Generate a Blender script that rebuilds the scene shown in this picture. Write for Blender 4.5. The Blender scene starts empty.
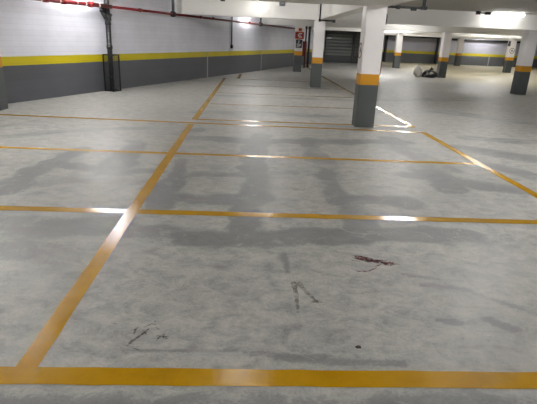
import bpy, bmesh, math, random
import numpy as np
from mathutils import Vector, Matrix
random.seed(4)
SC = bpy.context.scene
COL = SC.collection
SC.view_settings.view_transform = 'Standard'
SC.view_settings.look = 'None'
SC.view_settings.exposure = 0.47

# ------------------------------------------------------------------ materials
def srgb(r, g, b):
    f = lambda c: (c/255/12.92) if c/255 <= .04045 else ((c/255+.055)/1.055)**2.4
    return (f(r), f(g), f(b), 1)

class NT:
    def __init__(s, name):
        s.m = bpy.data.materials.new(name); s.m.use_nodes = True
        s.t = s.m.node_tree; s.n = s.t.nodes; s.l = s.t.links
        s.b = s.n['Principled BSDF']
        s.geo = s.n.new('ShaderNodeNewGeometry')
    def link(s, a, b): s.l.new(a, b)
    def val(s, sock, v):
        if hasattr(v, 'default_value') or isinstance(v, bpy.types.NodeSocket): s.l.new(v, sock)
        else: sock.default_value = v
    def noise(s, scale, detail=4, rough=.6, vec=None, stretch=None, dist=0):
        n = s.n.new('ShaderNodeTexNoise'); n.inputs['Scale'].default_value = scale
        n.inputs['Detail'].default_value = detail; n.inputs['Roughness'].default_value = rough
        n.inputs['Distortion'].default_value = dist
        v = vec or s.geo.outputs['Position']
        if stretch:
            m = s.n.new('ShaderNodeMapping'); m.inputs['Scale'].default_value = stretch
            m.inputs['Rotation'].default_value = (0, 0, .12)
            s.l.new(v, m.inputs['Vector']); v = m.outputs[0]
        s.l.new(v, n.inputs['Vector']); return n.outputs['Fac']
    def ramp(s, fac, stops, interp='LINEAR'):
        r = s.n.new('ShaderNodeValToRGB'); r.color_ramp.interpolation = interp
        e = r.color_ramp.elements
        while len(e) < len(stops): e.new(.5)
        for k, (p, c) in zip(e, stops):
            k.position = p; k.color = c if len(c) == 4 else (*c, 1)
        s.l.new(fac, r.inputs[0]); return r.outputs[0]
    def mix(s, fac, a, b, mode='MIX'):
        m = s.n.new('ShaderNodeMix'); m.data_type = 'RGBA'; m.blend_type = mode
        s.val(m.inputs[0], fac); s.val(m.inputs[6], a); s.val(m.inputs[7], b); return m.outputs[2]
    def math(s, op, a, b=0.0, c=None):
        m = s.n.new('ShaderNodeMath'); m.operation = op
        s.val(m.inputs[0], a); s.val(m.inputs[1], b)
        if c is not None: s.val(m.inputs[2], c)
        return m.outputs[0]
    def xyz(s):
        x = s.n.new('ShaderNodeSeparateXYZ'); s.l.new(s.geo.outputs['Position'], x.inputs[0]); return x.outputs
    def bump(s, h, strength=.3, dist=.01):
        b = s.n.new('ShaderNodeBump'); b.inputs['Strength'].default_value = strength
        b.inputs['Distance'].default_value = dist
        s.l.new(h, b.inputs['Height']); s.l.new(b.outputs[0], s.b.inputs['Normal'])
    def color(s, c): s.val(s.b.inputs['Base Color'], c)
    def rough(s, r): s.val(s.b.inputs['Roughness'], r)

def g3(v): return (v, v, v, 1)

def simple(name, c, rough=.5, metal=0.0, var=.12, scale=6):
    t = NT(name)
    f = t.ramp(t.noise(scale, 4), [(.3, g3(1-var)), (.7, g3(1))])
    t.color(t.mix(1.0, c, f, 'MULTIPLY')); t.rough(rough)
    t.b.inputs['Metallic'].default_value = metal
    return t.m

def emit(name, c, s):
    t = NT(name); t.color((1, 1, 1, 1))
    t.b.inputs['Emission Color'].default_value = c
    t.b.inputs['Emission Strength'].default_value = s
    return t.m

def banded(name, low, band, up, z0, z1, courses=None, rough=.55, dirt=.12, bumpy=True):
    """paint in three heights: dark dado, coloured stripe, white above"""
    t = NT(name); z = t.xyz()[2]
    wob = t.math('MULTIPLY_ADD', t.noise(9, 2), .012, -.006)
    zz = t.math('ADD', z, wob)
    c = t.mix(t.math('GREATER_THAN', zz, z0), low, band)
    c = t.mix(t.math('GREATER_THAN', zz, z1), c, up)
    d = t.ramp(t.noise(1.3, 5, .65), [(.3, g3(1-dirt)), (.7, g3(1))])
    c = t.mix(1.0, c, d, 'MULTIPLY')
    if courses:
        fr = t.math('FRACT', t.math('DIVIDE', z, courses))
        j = t.math('LESS_THAN', fr, .09)
        row = t.math('FLOOR', t.math('DIVIDE', z, courses))
        # each course a slightly different tone
        wn = t.n.new('ShaderNodeTexWhiteNoise'); wn.noise_dimensions = '1D'
        t.l.new(row, wn.inputs['W'])
        tone = t.math('MULTIPLY_ADD', wn.outputs['Value'], .05, .95)
        tone = t.math('SUBTRACT', tone, t.math('MULTIPLY', j, .09))
        cc = t.n.new('ShaderNodeCombineColor')
        for k in range(3): t.l.new(tone, cc.inputs[k])
        c = t.mix(1.0, c, cc.outputs[0], 'MULTIPLY')
        t.bump(t.math('SUBTRACT', 1.0, j), .35, .006)
    t.color(c); t.rough(rough)
    return t.m

WHITE = srgb(226, 225, 228); 
M = {}
M['wall'] = banded('painted_block_wall', srgb(90, 92, 98), srgb(208, 190, 0), srgb(234, 235, 246), .84, 1.04, courses=.125)
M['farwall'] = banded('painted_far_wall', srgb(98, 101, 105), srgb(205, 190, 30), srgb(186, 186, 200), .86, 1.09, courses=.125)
M['column'] = banded('painted_column', srgb(76, 81, 81), srgb(206, 144, 0), srgb(238, 234, 233), .87, 1.085, rough=.5, dirt=.07)
M['dark_frame'] = simple('dark_frame', srgb(40, 40, 44), .5)
M['black'] = simple('black_plastic', srgb(20, 20, 23), .45)
M['matte'] = simple('matte_black_pipe', srgb(18, 18, 19), .9)
M['black_pipe'] = simple('black_iron_pipe', srgb(34, 35, 38), .4, var=.35, scale=14)
M['red_pipe'] = simple('red_pipe_paint', srgb(120, 26, 34), .35, var=.3, scale=9)
M['dark_red'] = simple('dark_red_paint', srgb(120, 22, 24), .4)
M['riser_red'] = simple('riser_dark_red', srgb(74, 20, 22), .45)
M['red_sign'] = simple('red_sign', srgb(150, 28, 22), .4)
M['orange'] = simple('orange_plate', srgb(214, 110, 30), .4)
M['sign_white'] = simple('sign_white', srgb(235, 235, 235), .4)
M['navy'] = simple('navy_sign', srgb(28, 38, 62), .4)
M['blue'] = simple('blue_sign', srgb(34, 84, 160), .4)
M['seam'] = simple('joint_sealant', srgb(168, 168, 170), .6)
M['slat'] = simple('shutter_slat', srgb(112, 116, 114), .25, metal=.4)
M['door_dark'] = simple('door_dark', srgb(52, 55, 58), .5)
M['conduit'] = simple('grey_conduit', srgb(88, 88, 92), .4)
M['wire'] = simple('guard_wire', srgb(50, 52, 56), .45)
M['bag_white'] = simple('pale_sack', srgb(204, 200, 192), .8, var=.35, scale=8)
M['bag_black'] = simple('black_sack', srgb(22, 22, 24), .35)
M['lamp_body'] = simple('lamp_housing', srgb(225, 225, 225), .5)
M['tube'] = emit('lamp_tube', (1.0, .99, .97, 1), 140)
M['bulb'] = emit('lamp_bulb', (1.0, .97, .95, 1), 34)
M['tube_soft'] = emit('lamp_tube_soft', (1.0, .99, .97, 1), 13)
M['tube_mid'] = emit('lamp_tube_mid', (1.0, .99, .97, 1), 22)

def ceil_mat(name, c, var):
    t = NT(name)
    f = t.ramp(t.noise(.9, 5, .6), [(.3, g3(1-var)), (.7, g3(1))])
    t.color(t.mix(1.0, c, f, 'MULTIPLY')); t.rough(.75)
    t.bump(t.noise(14, 3), .15, .01); return t.m
M['ceil'] = ceil_mat('ceiling_bare_concrete', srgb(204, 200, 190), .1)
M['beam'] = ceil_mat('beam_white_paint', srgb(240, 238, 234), .06)
M['beam_left'] = ceil_mat('beam_white_paint_left', srgb(214, 212, 214), .06)

def line_mat():
    t = NT('road_paint_yellow')
    w = t.ramp(t.noise(3.5, 6, .7), [(.25, srgb(168, 122, 0)), (.55, srgb(190, 142, 0)), (.8, srgb(196, 148, 6))])
    worn = t.ramp(t.noise(22, 6, .75), [(.66, g3(0)), (.78, g3(1))])
    c = t.mix(t.math('MULTIPLY', worn, .45), w, srgb(160, 132, 80))
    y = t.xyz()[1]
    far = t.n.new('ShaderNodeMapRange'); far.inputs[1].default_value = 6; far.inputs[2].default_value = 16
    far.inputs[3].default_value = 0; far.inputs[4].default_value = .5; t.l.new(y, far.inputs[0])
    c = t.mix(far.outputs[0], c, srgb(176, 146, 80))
    t.color(c)
    t.rough(t.ramp(t.noise(7, 4, .6), [(.3, g3(.13)), (.75, g3(.24))]))
    t.b.inputs['Specular IOR Level'].default_value = .42
    t.bump(t.noise(60, 3), .12, .004)
    return t.m
M['line'] = line_mat()

def floor_mat():
    t = NT('troweled_concrete')
    P = t.geo.outputs['Position']
    n1 = t.noise(.45, 6, .62, dist=.4)
    n2 = t.noise(1.9, 9, .74, stretch=(.8, 1.25, 1), dist=.8)
    n3 = t.noise(6.5, 9, .74, stretch=(.85, 1.1, 1), dist=.5)
    n5 = t.noise(26, 6, .8, dist=.8)
    n4 = t.noise(55, 5, .75)
    at = t.n.new('ShaderNodeAttribute'); at.attribute_name = 'damp'
    damp = at.outputs['Fac']
    base = t.ramp(n2, [(.34, srgb(142, 142, 140)), (.48, srgb(169, 168, 164)), (.62, srgb(188, 186, 180))])
    base = t.mix(t.math('MULTIPLY', t.ramp(n1, [(.4, g3(0)), (.65, g3(1))]), .35), base, srgb(143, 146, 149))
    base = t.mix(.55, base, t.ramp(n3, [(.36, srgb(122, 123, 122)), (.5, srgb(170, 169, 166)), (.64, srgb(200, 198, 192))]), 'MIX')
    # feathered trowel patches: the damp mask broken up by noise
    dm = t.math('ADD', damp, t.math('MULTIPLY', t.math('SUBTRACT', n3, .5), 1.3))
    dm = t.math('ADD', dm, t.math('MULTIPLY', t.math('SUBTRACT', n5, .5), 1.1))
    dm = t.math('ADD', dm, t.math('MULTIPLY', t.math('SUBTRACT', n2, .5), -.9))
    dm = t.math('MULTIPLY', t.ramp(dm, [(.24, g3(0)), (.42, g3(.75)), (.62, g3(1))]), .66)
    base = t.mix(dm, base, srgb(92, 95, 99))
    fl = t.ramp(n5, [(.36, g3(.84)), (.5, g3(1)), (.66, g3(1.08))])
    base = t.mix(.8, base, fl, 'MULTIPLY')
    pale = t.ramp(t.noise(3.1, 8, .78, dist=1.2), [(.56, g3(0)), (.64, g3(1))])
    base = t.mix(t.math('MULTIPLY', pale, .3), base, srgb(200, 199, 193))
    gr = t.ramp(n4, [(.32, g3(.80)), (.5, g3(1)), (.8, g3(1.05))])
    base = t.mix(1.0, base, gr, 'MULTIPLY')
    # small dark scuffs
    sc = t.ramp(t.noise(5.5, 9, .8, stretch=(.5, 1.6, 1), dist=1.6), [(.60, g3(0)), (.66, g3(1))])
    base = t.mix(t.math('MULTIPLY', sc, .38), base, srgb(100, 100, 102))
    # warmer, paler floor tone in the drive aisle beyond the second column row
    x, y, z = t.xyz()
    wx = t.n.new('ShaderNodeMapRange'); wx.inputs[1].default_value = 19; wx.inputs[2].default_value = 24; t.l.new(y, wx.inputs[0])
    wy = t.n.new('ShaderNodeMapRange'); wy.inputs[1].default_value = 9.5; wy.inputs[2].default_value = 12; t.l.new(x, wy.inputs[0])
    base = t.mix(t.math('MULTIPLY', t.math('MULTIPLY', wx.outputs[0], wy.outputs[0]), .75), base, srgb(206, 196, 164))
    t.color(base)
    t.rough(t.ramp(n2, [(.3, g3(.42)), (.7, g3(.55))]))
    t.b.inputs['Specular IOR Level'].default_value = .45
    t.bump(n4, .10, .004)
    return t.m
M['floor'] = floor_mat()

# ------------------------------------------------------------------ mesh helpers
def link(name, me, mat=None, parent=None):
    o = bpy.data.objects.new(name, me); COL.objects.link(o)
    if mat is not None and me is not None: me.materials.append(mat)
    if parent: o.parent = parent
    return o

def tag(o, label=None, cat=None, group=None, kind=None):
    if label: o['label'] = label
    if cat: o['category'] = cat
    if group: o['group'] = group
    if kind: o['kind'] = kind
    return o

def empty(name, loc=(0, 0, 0), rz=0):
    o = bpy.data.objects.new(name, None); COL.objects.link(o)
    o.location = loc; o.rotation_euler[2] = rz; o.empty_display_size = .2; return o

def bx(bm, x0, x1, y0, y1, z0, z1, bev=0):
    r = bmesh.ops.create_cube(bm, size=1, matrix=Matrix.Translation(((x0+x1)/2, (y0+y1)/2, (z0+z1)/2)) @ Matrix.Diagonal((abs(x1-x0), abs(y1-y0), abs(z1-z0), 1)))
    if bev:
        es = {e for v in r['verts'] for e in v.link_edges}
        bmesh.ops.bevel(bm, geom=list(es), offset=bev, segments=2, affect='EDGES', profile=.5)

def tube(bm, a, b, r, seg=12, r2=None):
    a, b = Vector(a), Vector(b); d = b-a
    q = Vector((0, 0, 1)).rotation_difference(d.normalized()).to_matrix().to_4x4()
    bmesh.ops.create_cone(bm, cap_ends=True, segments=seg, radius1=r, radius2=r if r2 is None else r2,
                          depth=d.length, matrix=Matrix.Translation((a+b)/2) @ q)

def done(bm, name, mat=None, parent=None, smooth=False):
    me = bpy.data.meshes.new(name); bmesh.ops.recalc_face_normals(bm, faces=bm.faces); bm.to_mesh(me); bm.free()
    if smooth:
        for f in me.polygons: f.use_smooth = len(f.vertices) == 4 or smooth == 2
    return link(name, me, mat, parent)

def box(name, mat, dims, parent=None, bev=0):
    bm = bmesh.new(); bx(bm, *dims, bev); return done(bm, name, mat, parent)

def split(o):
    """each separate piece of a mesh becomes its own part with the same name and parent"""
    bm = bmesh.new(); bm.from_mesh(o.data); bm.verts.ensure_lookup_table(); seen = set(); comps = []
    for v in bm.verts:
        if v.index in seen: continue
        st = [v]; seen.add(v.index); c = []
        while st:
            q = st.pop(); c.append(q.index)
            for e in q.link_edges:
                r = e.other_vert(q)
                if r.index not in seen: seen.add(r.index); st.append(r)
        comps.append(set(c))
    out = []
    for c in comps[1:]:
        b2 = bm.copy(); b2.verts.ensure_lookup_table()
        bmesh.ops.delete(b2, geom=[v for v in b2.verts if v.index not in c], context='VERTS')
        me = bpy.data.meshes.new(o.name); b2.to_mesh(me); b2.free(); me.materials.append(o.data.materials[0])
        n = bpy.data.objects.new(o.name.split('.')[0], me); COL.objects.link(n); n.parent = o.parent; out.append(n)
    bmesh.ops.delete(bm, geom=[v for v in bm.verts if v.index not in comps[0]], context='VERTS')
    bm.to_mesh(o.data); bm.free(); return [o]+out

def prism(name, mat, pts, z0, z1, parent=None):
    bm = bmesh.new()
    lo = [bm.verts.new((x, y, z0)) for x, y in pts]; hi = [bm.verts.new((x, y, z1)) for x, y in pts]
    bm.faces.new(lo[::-1]); bm.faces.new(hi)
    for i in range(len(pts)):
        j = (i+1) % len(pts); bm.faces.new((lo[i], lo[j], hi[j], hi[i]))
    return done(bm, name, mat, parent)

# wall line on the left: runs at an angle to the parking grid
WA = Vector((-5.61, 11.16, 0)); WD = Vector((8.21, 20.26, 0)).normalized(); WN = Vector((WD.y, -WD.x, 0))
def wp(y, off=0, z=0):           # point on the left wall at depth y, off metres out from it
    p = WA + WD*((y-WA.y)/WD.y) + WN*off; return Vector((p.x, p.y, z))
def wx(y): return wp(y).x
CEIL, BEAM = 2.9, 2.37

# ------------------------------------------------------------------ floor
def make_floor():
    xs = np.concatenate([np.linspace(-12, -5.2, 10)[:-1], np.arange(-5.2, 6.2, .045), np.linspace(6.2, 35, 40)])
    ys = np.concatenate([np.linspace(-4, 1.2, 6)[:-1], np.arange(1.2, 4.6, .035), np.arange(4.6, 17, .075), np.linspace(17, 48, 50)])
    X, Y = np.meshgrid(xs, ys)
    S = [
  ([(-0.48, 3.78), (0.5, 3.93), (2.09, 4.1)], 0.3, 0.8), ([(-0.67, 4.94), (-0.1, 4.88)], 0.35, 0.7),
  ([(0.26, 8.57), (0.12, 6.87), (0.11, 4.9), (0.03, 3.9)], 0.32, 0.7), ([(1.14, 8.27), (1.06, 6.31), (1.05, 4.26), (1.03, 3.96)], 0.3, 0.5),
  ([(-0.82, 8.03), (0.92, 8.07), (2.79, 8.37)], 0.35, 0.6), ([(-0.92, 5.83), (0.64, 6.0)], 0.2, 0.4), ([(1.08, 5.05), (1.87, 4.98)], 0.35, 0.5),
  ([(2.58, 8.69), (2.64, 7.35), (2.66, 6.33), (2.54, 5.49)], 0.35, 0.6), ([(2.56, 7.92), (2.76, 7.72), (2.83, 6.57)], 0.5, 0.45),
  ([(3.76, 8.02), (4.69, 7.28)], 0.6, 0.5), ([(2.43, 6.06), (3.49, 5.58)], 0.4, 0.5), ([(3.71, 7.16), (4.01, 6.08)], 0.35, 0.4),
  ([(0.32, 3.51), (0.32, 3.23)], 0.07, 0.6), ([(-2.71, 6.06), (-1.25, 5.89)], 0.25, 0.55), ([(-1.88, 7.62), (-1.77, 6.45), (-1.74, 5.83)], 0.35, 0.6),
  ([(-2.56, 6.94), (-2.69, 5.72), (-2.7, 5.0)], 0.3, 0.6), ([(-2.77, 5.14), (-2.21, 5.43), (-1.39, 5.43)], 0.3, 0.35), ([(-2.25, 4.08), (-1.67, 3.98), (-1.27, 4.15)], 0.4, 0.5),
  ([(-2.06, 3.69), (-1.58, 3.52), (-1.33, 3.27)], 0.3, 0.4), ([(-0.93, 6.55), (-0.93, 5.16), (-0.95, 4.65)], 0.25, 0.55), ([(-0.9, 8.85), (-1.2, 8.32)], 0.3, 0.4),
  ([(-2.02, 8.84), (-3.26, 8.22), (-3.97, 7.59)], 0.3, 0.35), ([(-3.78, 9.59), (-4.05, 8.85), (-4.36, 8.39)], 0.3, 0.3), ([(-1.02, 14.46), (3.38, 14.36)], 0.5, 0.4),
  ([(-1.13, 11.04), (2.2, 11.22)], 0.5, 0.4), ([(-1.03, 3.93), (-0.4, 3.83), (0.14, 4.0)], 0.3, 0.4),
  ([(1.32, 3.06), (1.68, 3.0), (1.77, 2.89)], 0.06, 0.45), ([(1.63, 2.61), (1.72, 2.52)], 0.07, 0.7), ([(1.83, 2.87), (2.02, 2.72)], 0.1, 0.45), ([(1.32, 2.58), (1.42, 2.55)], 0.05, 0.7),
  ([(-1.01, 2.235), (-0.58, 2.25), (-0.07, 2.24), (0.5, 2.22)], 0.02, 0.5), ([(-0.07, 2.26), (0.33, 2.22), (0.9, 2.17)], 0.06, 0.4),
  ([(-1.17, 1.8), (-0.45, 1.8), (0.3, 1.8), (1.53, 1.8)], 0.3, 0.5), ([(5.02, 12.92), (6.9, 10.95)], 0.8, 0.3), ([(0.15, 3.91), (0.11, 3.69)], 0.2, 0.4),
  ([(1.18, 4.07), (1.8, 3.92), (2.44, 4.05)], 0.2, 0.4), ([(-4.2, 20.64), (-1.96, 19.24)], 1.2, 0.3), ([(1.25, 3.22), (1.51, 3.15)], 0.06, 0.35),
  ([(2.2, 9.45), (2.75, 9.45)], .3, .5), ([(2.25, 17.6), (2.75, 17.6)], .5, .4), ([(10.3, 18.0), (11, 18.0)], .5, .5),
  ([(-3.4, 6.2), (-4.6, 7.2)], .35, .45), ([(4.3, 9.0), (6.5, 8.6)], .5, .4), ([(4.5, 15), (8.5, 16.5)], .9, .3), ([(-.9, 9.7), (3.4, 9.7)], .4, .25)]
    rg = np.random.default_rng(7)
    def vnoise(sc):
        gx = rg.random((400, 400)); u = (X+20)*sc; v = (Y+8)*sc
        iu = np.floor(u).astype(int) % 399; iv = np.floor(v).astype(int) % 399; fu = u-np.floor(u); fv = v-np.floor(v)
        fu = fu*fu*(3-2*fu); fv = fv*fv*(3-2*fv)
        return (gx[iu, iv]*(1-fu)*(1-fv)+gx[iu+1, iv]*fu*(1-fv)+gx[iu, iv+1]*(1-fu)*fv+gx[iu+1, iv+1]*fu*fv)*2-1
    WX = X+.11*vnoise(1.6)+.07*vnoise(4)+.03*vnoise(9); WY = Y+.09*vnoise(1.6)+.05*vnoise(4)+.025*vnoise(9)
    fade = .62+.38*vnoise(2.2)
    X0, Y0 = X, Y
    D = np.zeros_like(X)
    for pl, w, a in S:
        best = np.full_like(X, 1e9)
        for (x0, y0), (x1, y1) in zip(pl[:-1], pl[1:]):
            dx, dy = x1-x0, y1-y0; L = dx*dx+dy*dy
            k = min(1, w/.2); PX = X*(1-k)+WX*k; PY = Y*(1-k)+WY*k
            tt = np.clip(((PX-x0)*dx+(PY-y0)*dy)/L, 0, 1)
            best = np.minimum(best, np.hypot(PX-x0-tt*dx, PY-y0-tt*dy))
        e = np.clip(1-(best-w*.4)/(w*.4), 0, 1)*np.clip(a*1.15*np.clip(fade+.25, .35, 1.1), 0, 1)
        D = np.maximum(D, e)
    ny, nx = X.shape
    co = np.stack([X, Y, np.zeros_like(X)], -1).reshape(-1, 3)
    i = np.arange(ny*nx).reshape(ny, nx)
    F = np.stack([i[:-1, :-1], i[:-1, 1:], i[1:, 1:], i[1:, :-1]], -1).reshape(-1, 4)
    me = bpy.data.meshes.new('floor'); me.from_pydata(co.tolist(), [], F.tolist())
    a = me.attributes.new('damp', 'FLOAT', 'POINT'); a.data.foreach_set('value', D.reshape(-1).astype(np.float32))
    o = link('floor', me, M['floor']); tag(o, kind='structure'); return o
FLOOR = make_floor()

def strip(a, b, w, z, name='painted_line', mat=None, jit=.004):
    """a painted strip with slightly ragged edges"""
    a, b = Vector((*a, 0)), Vector((*b, 0)); d = b-a; L = d.length; d.normalize(); n = Vector((-d.y, d.x, 0))
    bm = bmesh.new(); k = max(2, int(L/.15)); prev = None
    for i in range(k+1):
        p = a+d*(L*i/k)
        v = [bm.verts.new(p + n*(s*(w/2+random.uniform(-jit, jit))) + Vector((0, 0, z))) for s in (1, -1)]
        if prev: bm.faces.new((prev[0], prev[1], v[1], v[0]))
        prev = v
    return done(bm, name, mat or M['line'], FLOOR)

LX = -1.135
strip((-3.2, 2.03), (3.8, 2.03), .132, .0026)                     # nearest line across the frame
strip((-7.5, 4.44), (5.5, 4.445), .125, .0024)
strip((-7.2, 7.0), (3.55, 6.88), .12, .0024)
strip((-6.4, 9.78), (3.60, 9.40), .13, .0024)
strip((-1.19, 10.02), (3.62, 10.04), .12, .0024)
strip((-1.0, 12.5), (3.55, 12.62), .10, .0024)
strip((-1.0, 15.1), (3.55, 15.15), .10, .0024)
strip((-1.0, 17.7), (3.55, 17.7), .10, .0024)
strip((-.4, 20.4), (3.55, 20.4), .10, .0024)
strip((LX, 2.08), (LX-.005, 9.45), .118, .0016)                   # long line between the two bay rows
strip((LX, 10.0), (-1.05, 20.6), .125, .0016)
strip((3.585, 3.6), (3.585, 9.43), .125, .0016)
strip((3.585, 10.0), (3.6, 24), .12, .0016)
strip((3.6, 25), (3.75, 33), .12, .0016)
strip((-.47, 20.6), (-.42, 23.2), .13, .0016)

# marks on the slab
def blot(name, mat, pts_list, z, parent=FLOOR):
    """pts_list: polylines with widths -> ragged flat strokes in one mesh"""
    bm = bmesh.new()
    for pl, w in pts_list:
        prev = None; P = [Vector((*p, 0)) for p in pl]; n = len(P)
        # resample
        R = []
        for i in range(n-1):
            for k in range(6): R.append(P[i].lerp(P[i+1], k/6))
        R.append(P[-1])
        for i, p in enumerate(R):
            d = (R[min(i+1, len(R)-1)]-R[max(i-1, 0)]); d.normalize(); nn = Vector((-d.y, d.x, 0))
            ww = w*(.55+.6*random.random())*(.35+.65*math.sin(math.pi*min(1, max(0.08, (i+.6)/len(R)))))
            v = [bm.verts.new(p+nn*ww/2+Vector((0, 0, z))), bm.verts.new(p-nn*ww/2+Vector((0, 0, z)))]
            if prev: bm.faces.new((prev[0], prev[1], v[1], v[0]))
            prev = v
    o = done(bm, name, mat, parent); return o

def stain_mat(name, c, opacity, scale=60):
    t = NT(name); t.color(c); t.rough(.5)
    a = t.ramp(t.noise(scale, 5, .7), [(.38, g3(0)), (.58, g3(opacity))])
    t.l.new(a, t.b.inputs['Alpha']); return t.m
M['red_stain'] = stain_mat('dark_red_stain', srgb(118, 26, 40), .9, 30)
M['scuff'] = stain_mat('black_scuff', srgb(44, 44, 46), .85, 55)
M['chalk'] = stain_mat('grey_scrape', srgb(128, 122, 106), .55, 14)
r = blot('red_stain', M['red_stain'], [
    ([(.92, 3.52), (.98, 3.50), (1.06, 3.44)], .09), ([(.90, 3.50), (1.0, 3.46), (1.08, 3.41)], .035), ([(.96, 3.54), (1.04, 3.49), (1.10, 3.45)], .03),
    ([(.95, 3.47), (1.03, 3.42)], .03), ([(.91, 3.545), (.99, 3.525), (1.07, 3.48)], .025), ([(1.0, 3.50), (1.08, 3.46), (1.13, 3.41)], .06), ([(1.0, 3.46), (1.09, 3.43), (1.15, 3.42)], .05), ([(1.08, 3.46), (1.16, 3.43), (1.23, 3.39)], .10), ([(1.12, 3.42), (1.19, 3.37)], .05), ([(1.2, 3.42), (1.27, 3.40)], .03),
    ([(.85, 3.31), (.90, 3.26), (.98, 3.27), (1.06, 3.33)], .022), ([(1.04, 3.34), (1.12, 3.40)], .02), ([(.88, 3.45), (.95, 3.44)], .012)], .0011)
tag(r, 'dark red streaky stain on the grey concrete')
r = blot('black_scuff', M['scuff'], [
    ([(-.657, 2.287), (-.64, 2.33), (-.60, 2.40), (-.565, 2.46)], .022), ([(-.645, 2.40), (-.648, 2.44), (-.635, 2.47)], .018), ([(-.60, 2.47), (-.56, 2.51), (-.53, 2.50)], .012),
    ([(-.51, 2.385), (-.47, 2.385), (-.435, 2.375)], .016), ([(-.50, 2.34), (-.49, 2.37), (-.46, 2.41)], .014), ([(-.47, 2.375), (-.44, 2.36)], .02), ([(-.60, 2.44), (-.57, 2.40)], .012),
    ([(-.53, 2.47), (-.50, 2.45)], .01), ([(-.62, 2.27), (-.58, 2.25)], .008), ([(-.80, 2.51), (-.77, 2.50)], .01), ([(-.55, 2.55), (-.54, 2.52)], .01)], .0011)
tag(r, 'black scribble-like scuff mark on the concrete')
r = blot('grey_scrape', M['chalk'], [([(.362, 2.66), (.372, 2.88), (.368, 3.06), (.40, 3.06), (.46, 2.90), (.515, 2.79)], .05), ([(.47, 2.80), (.52, 2.80), (.55, 2.79)], .05)], .0011)
tag(r, 'pale brown scrape shaped like an upside-down V')
bm = bmesh.new(); bmesh.ops.create_icosphere(bm, subdivisions=2, radius=.013)
for v in bm.verts: v.co = Vector((v.co.x*1.3, v.co.y*.9, max(0, v.co.z*.6)))*(1+.3*random.random())
bmesh.ops.translate(bm, verts=bm.verts, vec=(.685, 2.305, 0))
o = done(bm, 'debris_crumb', simple('rusty_crumb', srgb(48, 34, 24), .7))
tag(o, 'tiny dark crumb lying on the concrete in front of the nearest line', 'debris')

# ------------------------------------------------------------------ walls
def wall_strip(name, y0, y1, mat, z1=CEIL, th=.25):
    a, b = wp(y0), wp(y1); c, d = wp(y1, -th), wp(y0, -th)
    return tag(prism(name, mat, [(p.x, p.y) for p in (a, b, c, d)], 0, z1), kind='structure')
wall_strip('wall_left', -4, 39.8, M['wall'])
XW = wx(39.8)
# shutter wall, jog and far wall
bm = bmesh.new()
bx(bm, XW-.3, 6.0, 39.8, 40.05, 0, CEIL); bx(bm, 6.0, 8.95, 39.8, 40.05, 2.47, CEIL); bx(bm, 8.95, 9.6, 39.8, 40.05, 0, CEIL)
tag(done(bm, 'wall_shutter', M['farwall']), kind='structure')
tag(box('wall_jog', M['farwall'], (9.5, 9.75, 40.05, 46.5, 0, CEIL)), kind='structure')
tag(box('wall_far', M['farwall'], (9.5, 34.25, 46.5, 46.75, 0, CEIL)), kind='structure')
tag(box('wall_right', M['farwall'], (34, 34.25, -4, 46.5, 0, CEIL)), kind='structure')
tag(box('wall_behind_camera', M['wall'], (-11.8, 34.25, -4.25, -4, 0, CEIL)), kind='structure')
tag(box('ceiling', M['ceil'], (-12, 34.3, -4.2, 46.8, CEIL, CEIL+.2)), kind='structure')

# ceiling beams
def beam(name, dims, mat=None):
    return tag(box(name, mat or M['beam'], dims), kind='structure')
def beam_row(y0, y1, x1=34, mat=None):
    pts = [(wx(y0)-.1, y0), (x1, y0), (x1, y1), (wx(y1)-.1, y1)]
    return tag(prism('ceiling_beam', mat or M['beam'], pts, BEAM, CEIL), kind='structure')
tag(prism('ceiling_beam', M['beam'], [(wx(8.0)-.1, 8.0), (2.25, 8.0), (2.25, 9.78), (2.25, 9.88), (wx(9.88)-.1, 9.88)], BEAM, CEIL), kind='structure')
tag(prism('ceiling_beam', M['beam'], [(-2.45, 18.0), (34, 18.0), (34, 18.35), (wx(18.35)-.1, 18.35)], BEAM, CEIL), kind='structure')
beam_row(26.45, 26.85); beam_row(34.9, 35.3)
tag(box('ceiling_beam', M['beam'], (9.75, 34, 43.6, 44.0, BEAM, CEIL)), kind='structure')
tag(prism('ceiling_beam', M['beam'], [(2.25, -3.9), (2.65, -3.9), (2.65, 9.78), (2.78, 18.0), (2.40, 18.0), (2.25, 9.88)], BEAM+.002, CEIL), kind='structure')
for x in (10.4, 18.6, 26.8):
    tag(box('ceiling_beam', M['beam'], (x, x+.4, 26.85, 34.9, BEAM+.002, CEIL)), kind='structure')

# expansion joints on the left wall
for y in (20.61, 26.5):
    bm = bmesh.new(); p = wp(y); q = Matrix.Translation(p+WN*.004) @ Vector((0, 1, 0)).rotation_difference(WD).to_matrix().to_4x4()
    bmesh.ops.create_cube(bm, size=1, matrix=q @ Matrix.Translation((0, 0, .52)) @ Matrix.Diagonal((.012, .07, 1.04, 1)))
    tag(done(bm, 'trim_%d' % (1 if y < 22 else 2), M['seam']), kind='structure')
box_seam = tag(box('trim_3', M['seam'], (23.0, 23.1, 46.485, 46.5, 0, 1.0)), kind='structure')

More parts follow.
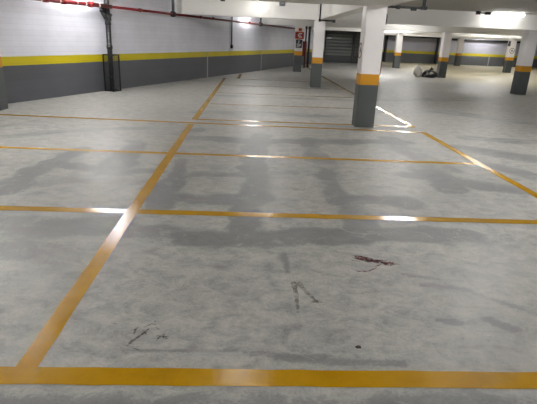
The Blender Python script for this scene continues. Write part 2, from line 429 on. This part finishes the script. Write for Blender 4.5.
# shutter door : things in the wall opening
def shutter_door(name, x0, x1, y, label, parent_kind=None):
    t = empty(name, (x0, y, 0)); tag(t, label, 'door')
    t.name = name
    w = x1-x0
    f = bmesh.new()
    bx(f, 0, .1, -.06, .1, 0, 2.47); bx(f, w-.1, w, -.06, .1, 0, 2.47); bx(f, .1, w-.1, -.06, .1, 2.38, 2.47)
    done(f, 'frame', M['dark_frame'], t)
    box('panel', M['door_dark'], (.1, w-.1, .06, .09, 0, 2.4), t)
    s = bmesh.new(); z = .55
    while z < 2.34:
        bx(s, .1, w-.1, .0, .05, z, z+.17, .02)
        z += .25
    done(s, 'slats', M['slat'], t)
    box('bottom_rail', M['dark_frame'], (.1, w-.1, .0, .07, .5, .56), t)
    return t
t = shutter_door('roller_shutter', 6.0, 8.36, 39.8, 'grey slatted roller shutter in dark frame on the end wall')
t2 = shutter_door('side_gate', 8.38, 8.93, 39.8, 'narrow slatted gate beside the wide shutter, partly behind column')
for o in (t, t2): o.location.y = 39.9
# blue plate above the side gate
s = box('wall_sign', M['blue'], (8.3, 8.88, 39.76, 39.8, 2.5, 2.7), bev=.01)
tag(s, 'small blank-looking blue sign above the shutter opening', 'sign')

# dark garage-door frames standing at the far wall
def frame_opening(x0, x1, label):
    t = empty('door_frame', (x0, 46.3, 0)); tag(t, label, 'door frame')
    box('post', M['dark_frame'], (0, .16, -.1, .19, 0, 2.45), t)
    box('post', M['dark_frame'], (x1-x0-.16, x1-x0, -.1, .19, 0, 2.45), t)
    box('lintel', M['dark_frame'], (.16, x1-x0-.16, -.1, .19, 2.28, 2.45), t)
    return t
frame_opening(12.75, 17.85, 'dark door frame on the far wall left of the bags column')
box_l = tag(box('trim_4', M['dark_frame'], (18.4, 33.9, 46.2, 46.5, 2.2, 2.36)), kind='structure')

# ------------------------------------------------------------------ columns
def column(x, y, w, d, label):
    bm = bmesh.new(); bx(bm, -w/2, w/2, -d/2, d/2, 0, BEAM, 0)
    es = [e for e in bm.edges if abs(e.verts[0].co.z-e.verts[1].co.z) > 1]
    bmesh.ops.bevel(bm, geom=es, offset=.015, segments=2, affect='EDGES')
    o = done(bm, 'concrete_column', M['column']); o.location = (x, y, 0)
    tag(o, label, 'column', 'square painted columns of the parking grid'); return o
column(2.45, 9.96, .40, .36, 'nearest square column, white with orange band, round sign on its left side')
column(2.50, 18.17, .38, .34, 'white column with orange band between sign column and nearest column')
column(2.60, 26.65, .42, .36, 'white column carrying a red sign above a navy sign')
column(10.62, 35.1, .42, .4, 'distant column just right of the nearest column')
column(10.70, 26.75, .42, .4, 'column with bags piled at its left foot')
column(18.85, 43.8, .45, .4, 'farthest column, small, standing against the far wall right of the bags column')
column(18.95, 35.2, .45, .4, 'distant column with a round sign on its face')
column(10.65, 18.6, .43, .42, 'large column at the right edge of the view')
column(-5.50, 10.4, .5, .36, 'column partly cut off by the left edge in front of the block wall')

# round signs: white disc, dark ring, mark in the middle
def round_sign(loc, normal, r, label):
    t = empty('round_sign', loc); tag(t, label, 'sign', 'round column signs')
    q = Vector((0, -1, 0)).rotation_difference(Vector(normal)); t.rotation_mode = 'QUATERNION'; t.rotation_quaternion = q
    bm = bmesh.new(); tube(bm, (0, 0, 0), (0, -.008, 0), r, 32); done(bm, 'plate', M['sign_white'], t)
    bm = bmesh.new(); n = 40; R = []
    for k in range(n):
        a = 2*math.pi*k/n; R.append([bm.verts.new((math.cos(a)*rr, yy, math.sin(a)*rr)) for rr in (r, r*.84) for yy in (-.009, -.012)])
    for k in range(n):
        a, b = R[k], R[(k+1) % n]
        bm.faces.new((a[1], a[3], b[3], b[1])); bm.faces.new((a[0], a[1], b[1], b[0])); bm.faces.new((a[3], a[2], b[2], b[3]))
    done(bm, 'ring', M['dark_red'], t)
    bm = bmesh.new(); bx(bm, -r*.35, r*.35, -.012, -.009, -r*.12, r*.12); bx(bm, -r*.12, r*.12, -.0125, -.009, -r*.38, r*.38); done(bm, 'mark', M['black'], t)
    return t
round_sign((2.249, 9.96, 1.53), (-1, 0, 0), .155, 'round ringed sign on the left face of the nearest column')
round_sign((18.93, 34.998, 1.55), (0, -1, 0), .19, 'small round ringed sign on a distant column face')

# red extinguisher and small box on the nearest column's hidden right face
t = empty('fire_extinguisher', (2.70, 10.08, 1.06)); tag(t, 'dark red extinguisher peeking out behind right side of nearest column', 'extinguisher')
bm = bmesh.new(); tube(bm, (0, 0, 0), (0, 0, .25), .045, 20); tube(bm, (0, 0, .25), (0, 0, .29), .045, 20, .02); done(bm, 'cylinder', M['dark_red'], t, True)
bm = bmesh.new(); tube(bm, (0, 0, .285), (0, 0, .33), .018, 12); bx(bm, -.04, .035, -.01, .01, .32, .335); done(bm, 'valve', M['black'], t)
box('wall_bracket', M['black'], (-.05, -.03, -.03, .03, .1, .2), t)
t = empty('alarm_box', (2.65, 10.02, 2.05)); tag(t, 'small dark box high on right side of nearest column', 'alarm')
box('housing', M['dark_frame'], (0, .07, -.05, .05, 0, .2), t, .008); box('front_plate', M['dark_red'], (.068, .078, -.04, .04, .03, .17), t)
t = empty('junction_box', (18.66, 34.9, 1.85)); tag(t, 'small dark box beside the round sign on a distant column', 'box')
box('housing', M['dark_frame'], (-.12, .02, -.02, .1, 0, .35), t, .01); box('lid', M['conduit'], (-.1, 0, -.03, -.02, .04, .31), t)

# signs on the sign column
def letter(bm, strokes, x, z, s, y):
    for (x0, z0, x1, z1, w) in strokes:
        a = Vector((x+x0*s, y, z+z0*s)); b = Vector((x+x1*s, y, z+z1*s)); d = (b-a); L = d.length; d.normalize()
        n = Vector((-d.z, 0, d.x))*w*s/2; a -= d*w*s/2; b += d*w*s/2
        for dy in (0,):
            vs = [bm.verts.new(p) for p in (a+n, a-n, b-n, b+n)]; bm.faces.new(vs)
FY = 26.465
t = empty('fire_sign', (2.61, FY, 1.72)); tag(t, 'red sign with white C-shaped symbol and orange edges on column', 'sign')
box('plate', M['red_sign'], (-.235, .235, -.02, 0, .0, .33), t)
box('border', M['orange'], (-.235, .235, -.026, -.0, .315, .35), t); box('border', M['orange'], (-.235, .235, -.026, 0, -.02, .015), t)
bm = bmesh.new(); letter(bm, [(.9, .92, .35, .95, .26), (.35, .95, .08, .6, .26), (.08, .6, .08, .4, .26), (.08, .4, .35, .05, .26), (.35, .05, .9, .08, .26), (.45, .5, .6, .5, .2)], -.08, .07, .2, -.023)
done(bm, 'symbol', M['sign_white'], t)
t = empty('direction_sign', (2.60, FY, 1.25)); tag(t, 'navy sign with white P and lines below the red sign', 'sign')
box('plate', M['navy'], (-.17, .17, -.02, 0, 0, .42), t)
bm = bmesh.new(); letter(bm, [(0, 0, 0, 1, .2), (0, 1, .5, .95, .2), (.5, .95, .5, .55, .2), (.5, .55, 0, .5, .2)], -.03, .24, .13, -.023)
for k, (a, b) in enumerate(((-.12, .1), (-.08, .12), (-.12, .04))):
    letter(bm, [(0, 0, 1, 0, .12)], a, .19-.06*k, (b-a), -.023)
done(bm, 'lettering', M['sign_white'], t)
t = empty('number_plate', (2.63, FY, 2.1)); tag(t, 'small orange plate above the red sign', 'sign')
box('plate', M['orange'], (-.09, .09, -.02, 0, 0, .15), t); box('mark', M['dark_red'], (-.05, .05, -.024, -.02, .04, .11), t)

# hose cabinet with riser pipes behind the sign column
c = wp(33.2, .02); ang = math.atan2(WD.y, WD.x)
t = empty('hose_cabinet', (c.x, c.y, .62), ang); tag(t, 'red fire hose cabinet on wall behind the sign column', 'cabinet')
bm = bmesh.new(); bx(bm, -.3, .3, -.4, 0, 0, .95, .015); done(bm, 'body', M['dark_red'], t)
box('door', M['red_pipe'], (-.26, .26, -.415, -.4, .05, .9), t); bm = bmesh.new(); bx(bm, .18, .2, -.43, -.415, .4, .5); done(bm, 'handle', M['black'], t)
for k, (x, y, r) in enumerate(((3.40, 30.4, .045), (3.70, 31.2, .07))):
    bm = bmesh.new(); tube(bm, (0, 0, 0), (0, 0, CEIL), r, 14); tube(bm, (0, 0, 2.3), (0, 0, 2.42), r*1.4, 14)
    o = done(bm, 'riser_pipe', M['riser_red' if k == 0 else 'dark_frame'], smooth=True); o.location = (x, y, 0)
    tag(o, ('thin dark red vertical pipe behind the sign column' if k == 0 else 'dark vertical pipe right of the dark red riser'), 'pipe')

# ------------------------------------------------------------------ red sprinkler main along the left wall
t = empty('sprinkler_pipe'); tag(t, 'long red sprinkler pipe running high along the left wall', 'pipe')
bm = bmesh.new(); tube(bm, wp(9, .28, 2.335), wp(14.6, .28, 2.335), .055, 16); tube(bm, wp(14.6, .28, 2.335), wp(33, .28, 2.30), .038, 14)
done(bm, 'main', M['red_pipe'], t, True)
bm = bmesh.new()
for y in (11.6, 12.35, 12.9, 13.8, 15.9, 19.6, 20.6, 24.2):
    p, q = wp(y-.06, .28, 2.335), wp(y+.06, .28, 2.335); tube(bm, p, q, .072 if y < 15 else .052, 14)
done(bm, 'coupling', M['dark_red'], t, True)
M['paint_chip'] = simple('white_fleck', srgb(215, 205, 205), .5)
bm = bmesh.new()
for y in (11.75, 12.2, 12.75, 13.3, 13.6, 14.1):
    tube(bm, wp(y-.02, .28, 2.335), wp(y+.02, .28, 2.335), .058, 14)
done(bm, 'white_flange', M['paint_chip'], t, True)
for y, lo in ((17.7, 2.24), (25.6, 2.25)):
    bm = bmesh.new(); p = wp(y, .28)
    bx(bm, p.x-.04, p.x+.04, p.y-.04, p.y+.04, lo, CEIL)
    tube(bm, wp(y-.05, .28, 2.33), wp(y+.05, .28, 2.33), .1, 14)
    done(bm, 'hanger', M['black'], t)

# black downpipe with floor guard
p = wp(14.55, .17)
t = empty('downpipe', (p.x, p.y, 0), ang); tag(t, 'black vertical drain pipe with bracket on the left wall', 'pipe')
bm = bmesh.new(); tube(bm, (0, 0, 0), (0, 0, 2.05), .07, 18); tube(bm, (0, 0, 2.0), (0, -.0, CEIL), .07, 18)
for z in (.35, 1.2, 1.85): tube(bm, (0, 0, z), (0, 0, z+.09), .085, 18)
done(bm, 'pipe', M['black_pipe'], t, True)
bm = bmesh.new(); tube(bm, (0, 0, 1.95), (-.22, 0, 2.2), .06, 14); tube(bm, (-.22, 0, 2.18), (-.22, 0, 2.32), .075, 14); done(bm, 'branch', M['black_pipe'], t, True)
bm = bmesh.new(); tube(bm, (.02, 0, 1.96), (.02, 0, 2.12), .09, 16); tube(bm, (.02, 0, 2.0), (.12, -.02, 2.14), .05, 12); done(bm, 'cleanout', M['black_pipe'], t)
M['fleck'] = M['paint_chip']
bm = bmesh.new(); tube(bm, (.0, 0, 1.32), (.0, 0, 1.345), .075, 18); tube(bm, (0, 0, 1.62), (0, 0, 1.64), .075, 18); done(bm, 'tape_band', M['conduit'], t, True)

p = wp(14.42, .19)
t = empty('pipe_guard', (p.x, p.y, 0), ang); tag(t, 'black wire mesh guard around the foot of the drain pipe', 'guard')
H = 1.05
XA, XB, YA, YB = -.02, .30, -.16, .14
bm = bmesh.new()
for sx in (XA, XB):
    for sy in (YA, YB): bx(bm, sx-.014, sx+.014, sy-.014, sy+.014, 0, H)
for z in (.02, H-.014):
    for sy in (YA, YB): bx(bm, XA, XB, sy-.012, sy+.012, z-.014, z+.014)
    for sx in (XA, XB): bx(bm, sx-.012, sx+.012, YA, YB, z-.014, z+.014)
done(bm, 'frame', M['black'], t)
bm = bmesh.new()
x = XA+.04
while x < XB: bx(bm, x-.002, x+.002, YA-.002, YA+.002, 0, H); x += .04
for k in range(1, 26):
    bx(bm, XA, XB, YA-.002, YA+.002, k*.04-.002, k*.04+.002)
    for sx in (XA, XB): bx(bm, sx-.002, sx+.002, YA, YB, k*.04-.002, k*.04+.002)
for k in range(1, 7):
    for sx in (XA, XB): bx(bm, sx-.002, sx+.002, YA+k*.04-.002, YA+k*.04+.002, 0, H)
done(bm, 'mesh', M['wire'], t)

# conduit drop with switch box on the left wall, behind the second beam
p = wp(22.8, .04)
t = empty('switch_conduit', (p.x, p.y, 0), ang); tag(t, 'grey conduit dropping down left wall to a dark switch box', 'conduit')
bm = bmesh.new(); tube(bm, (0, 0, 1.3), (0, 0, CEIL), .028, 10); done(bm, 'conduit', M['conduit'], t, True)
bm = bmesh.new(); bx(bm, -.07, .07, -.05, .03, 1.16, 1.32, .01); done(bm, 'switch_box', M['black'], t)

# conduit in front of second beam above the middle column
t = empty('conduit_run', (2.36, 17.2, 0)); tag(t, 'dark conduit elbow above the second column, running right along beam', 'conduit')
bm = bmesh.new(); tube(bm, (0, 0, 2.33), (0, 0, CEIL), .026, 10); tube(bm, (0, 0, 2.335), (.48, 0, 2.335), .028, 10); done(bm, 'pipe', M['black_pipe'], t, True)
box('junction', M['black'], (-.035, .035, -.04, .035, 2.29, 2.38), t, .01); box('junction', M['black'], (.44, .54, -.04, .05, 2.28, 2.369), t, .01)

# dark pipe hanging in the right bay, next to the nearest column
t = empty('hanging_conduit', (0, 0, 0)); tag(t, 'dark horizontal pipe hanging from ceiling right of nearest column top', 'conduit')
bm = bmesh.new(); tube(bm, (3.45, 13, 2.585), (4.5, 13, 2.59), .028, 12); tube(bm, (4.47, 13, 2.55), (4.47, 13, CEIL), .04, 12); done(bm, 'pipe', M['matte'], t, True)
box('junction', M['matte'], (4.41, 4.55, 12.95, 13.05, 2.55, 2.64), t, .01); box('coupling', M['matte'], (3.75, 3.84, 12.95, 13.05, 2.54, 2.63), t, .01)
box('coupling', M['matte'], (4.14, 4.28, 12.96, 13.04, 2.52, 2.58), t, .01)

# ------------------------------------------------------------------ bags by the column
def lump(name, mat, loc, scale, seed, amp, peak=0.0, parent=None):
    rnd = random.Random(seed); bm = bmesh.new(); bmesh.ops.create_icosphere(bm, subdivisions=4, radius=1)
    dirs = [(Vector((rnd.gauss(0, 1), rnd.gauss(0, 1), rnd.gauss(0, 1))).normalized(), rnd.uniform(-1, 1)*amp) for _ in range(26)]
    for v in bm.verts:
        n = v.co.normalized(); s = 1+sum(a*max(0, n.dot(d))**9 for d, a in dirs)
        z = n.z*s
        top = max(0, z)
        v.co = Vector((n.x*s*scale[0]*(1-.62*peak*top), n.y*s*scale[1]*(1-.62*peak*top), max(0, (z*.75+.42))*scale[2]*(1+.35*peak*top)))
    bmesh.ops.translate(bm, verts=bm.verts, vec=loc if not parent else loc)
    return done(bm, name, mat, parent, 2)
o = lump('sack', M['bag_white'], (9.27, 26.4, 0), (.19, .19, .30), 17, .6, .5); tag(o, 'pale peaked sack standing left of the black bag pile', 'bag')
t = empty('rubbish_bag', (9.88, 26.4, 0)); tag(t, 'black plastic bag with white patch slumped against a column foot', 'bag')
lump('body', M['bag_black'], (0, 0, 0), (.42, .3, .34), 8, .3, .2, t)
lump('knot', M['bag_black'], (.1, -.02, .38), (.1, .1, .1), 2, .4, .8, t)
lump('white_wrapper', M['bag_white'], (.04, -.29, .16), (.13, .05, .12), 6, .6, .3, t)

# ------------------------------------------------------------------ lamps
def tube_lamp(x, y, z, L, label, along='x', soft=False, group=None):
    t = empty('tube_lamp', (x, y, z), 0 if along == 'x' else math.pi/2); tag(t, label, 'lamp', group)
    bm = bmesh.new(); bx(bm, -L/2, L/2, -.05, .05, .03, CEIL-z); done(bm, 'housing', M['lamp_body'], t)
    bm = bmesh.new(); tube(bm, (-L/2+.02, 0, 0), (L/2-.02, 0, 0), .055 if soft else .038, 8); done(bm, 'tube', M[soft or 'tube'], t)
    bm = bmesh.new(); bx(bm, -L/2-.02, -L/2+.02, -.045, .045, -.04, .035); bx(bm, L/2-.02, L/2+.02, -.045, .045, -.04, .035); done(bm, 'end_cap', M['lamp_body'], t)
    return t
# bare bulb lamp left, before the second beam
t = empty('bulb_lamp', (.27, 17.6, 2.76)); tag(t, 'small glowing bulb lamp under the ceiling before the left beam', 'lamp')
bm = bmesh.new(); bmesh.ops.create_uvsphere(bm, u_segments=14, v_segments=8, radius=.06); done(bm, 'bulb', M['bulb'], t, 2)
bm = bmesh.new(); tube(bm, (0, 0, .04), (0, 0, .14), .05, 14); done(bm, 'socket', M['lamp_body'], t)
o = box('junction_box', M['conduit'], (.98, 1.18, 17.7, 17.85, 2.77, 2.9), bev=.01); tag(o, 'small grey box on ceiling right of the bulb lamp', 'box')
o = box('junction_box', M['black'], (-1.05, -.9, 17.2, 17.35, 2.8, 2.9), bev=.01); tag(o, 'small black box on ceiling left of the bulb lamp', 'box')

tube_lamp(9.05, 17.5, 2.83, 1.2, 'bright tube lamp before the right beam with black conduit at its left end', soft='tube_mid')
t = empty('lamp_conduit', (8.33, 17.5, 2.84)); tag(t, 'black conduit stub left of the bright right tube lamp', 'conduit')
bm = bmesh.new(); tube(bm, (-.32, 0, 0), (.09, 0, 0), .022, 10); done(bm, 'pipe', M['black'], t, True)
box('junction', M['black'], (-.42, -.28, -.05, .05, -.06, .055), t, .01); box('junction', M['black'], (-.1, .08, -.045, .045, -.055, .04), t, .01)
LAMPS_AND_FILL = [(-4.0, 13.1, .9), (.6, 14.9, .9), (-3.4, 11.6, .45), (4.1, 11.6, .8), (.0, 5.4, .5), (.2, 24.0, .6), (8.2, 24.8, .7), (13.5, 28.5, 1.2), (7.4, 27.6, 1.2),  # opening pair added to brighten left wall and beam face; then floor-highlight lamps
         (17.5, 24.2, 1.2), (9.5, 33.0, 1.2), (17, 33, 1.2), (24, 17.5, 1.2), (22, 38.5, 1.2), (14, 41, 1.2),
         (13, 11, 1.2), (-4.2, 7.2, 1.2), (4.2, 7.2, 1.2), (-4.5, 1, 1.2), (5.0, 1, 1.2), (.1, -1.5, 1.2), (28, 30, 1.2), (22, 45, 1.2)]  # those near and behind the camera are added, unseen fill
LAMPS_AND_FILL = [(x, y, 2.83 if not (x < 2.2 and 7.8 < y < 9.9) else 2.3, L) for x, y, L in LAMPS_AND_FILL]
for x, y, z, L in LAMPS_AND_FILL:  # set mixes lamps inferred from highlights and glow with added fill lamps
    tube_lamp(x, y, z, L, 'white ceiling tube lamp out of view, in a set partly inferred, partly added fill', group='tube lamps out of view', soft='tube_soft' if (x, y) == (.0, 5.4) else False)

# ------------------------------------------------------------------ world, camera
w = bpy.data.worlds.new('World'); SC.world = w; w.use_nodes = True
w.node_tree.nodes['Background'].inputs[0].default_value = (.8, .85, 1, 1)
w.node_tree.nodes['Background'].inputs[1].default_value = .05

F_PX, PITCH, ROLL, YAW = 468.75, .33692, .04471, .05094
cam = bpy.data.cameras.new('Camera'); co = bpy.data.objects.new('Camera', cam); COL.objects.link(co)
cam.sensor_fit = 'HORIZONTAL'; cam.sensor_width = 36; cam.lens = F_PX/537*36; cam.clip_start = .05; cam.clip_end = 200
Fw = Vector((math.sin(YAW)*math.cos(PITCH), math.cos(YAW)*math.cos(PITCH), -math.sin(PITCH)))
Rt = Vector((math.cos(YAW), -math.sin(YAW), 0)); U = Rt.cross(Fw)
r2 = Rt*math.cos(ROLL)+U*math.sin(ROLL); u2 = -Rt*math.sin(ROLL)+U*math.cos(ROLL)
m = Matrix((r2, u2, -Fw)).transposed().to_4x4(); m.translation = (0, 0, 1.7)
co.matrix_world = m
SC.camera = co

# couplings, caps and bands are pieces of their own
for o in [o for o in list(SC.objects) if o.type == 'MESH' and o.parent and o.name.split('.')[0] in ('coupling', 'white_flange', 'end_cap', 'tape_band', 'border', 'hanger_x')]:
    split(o)
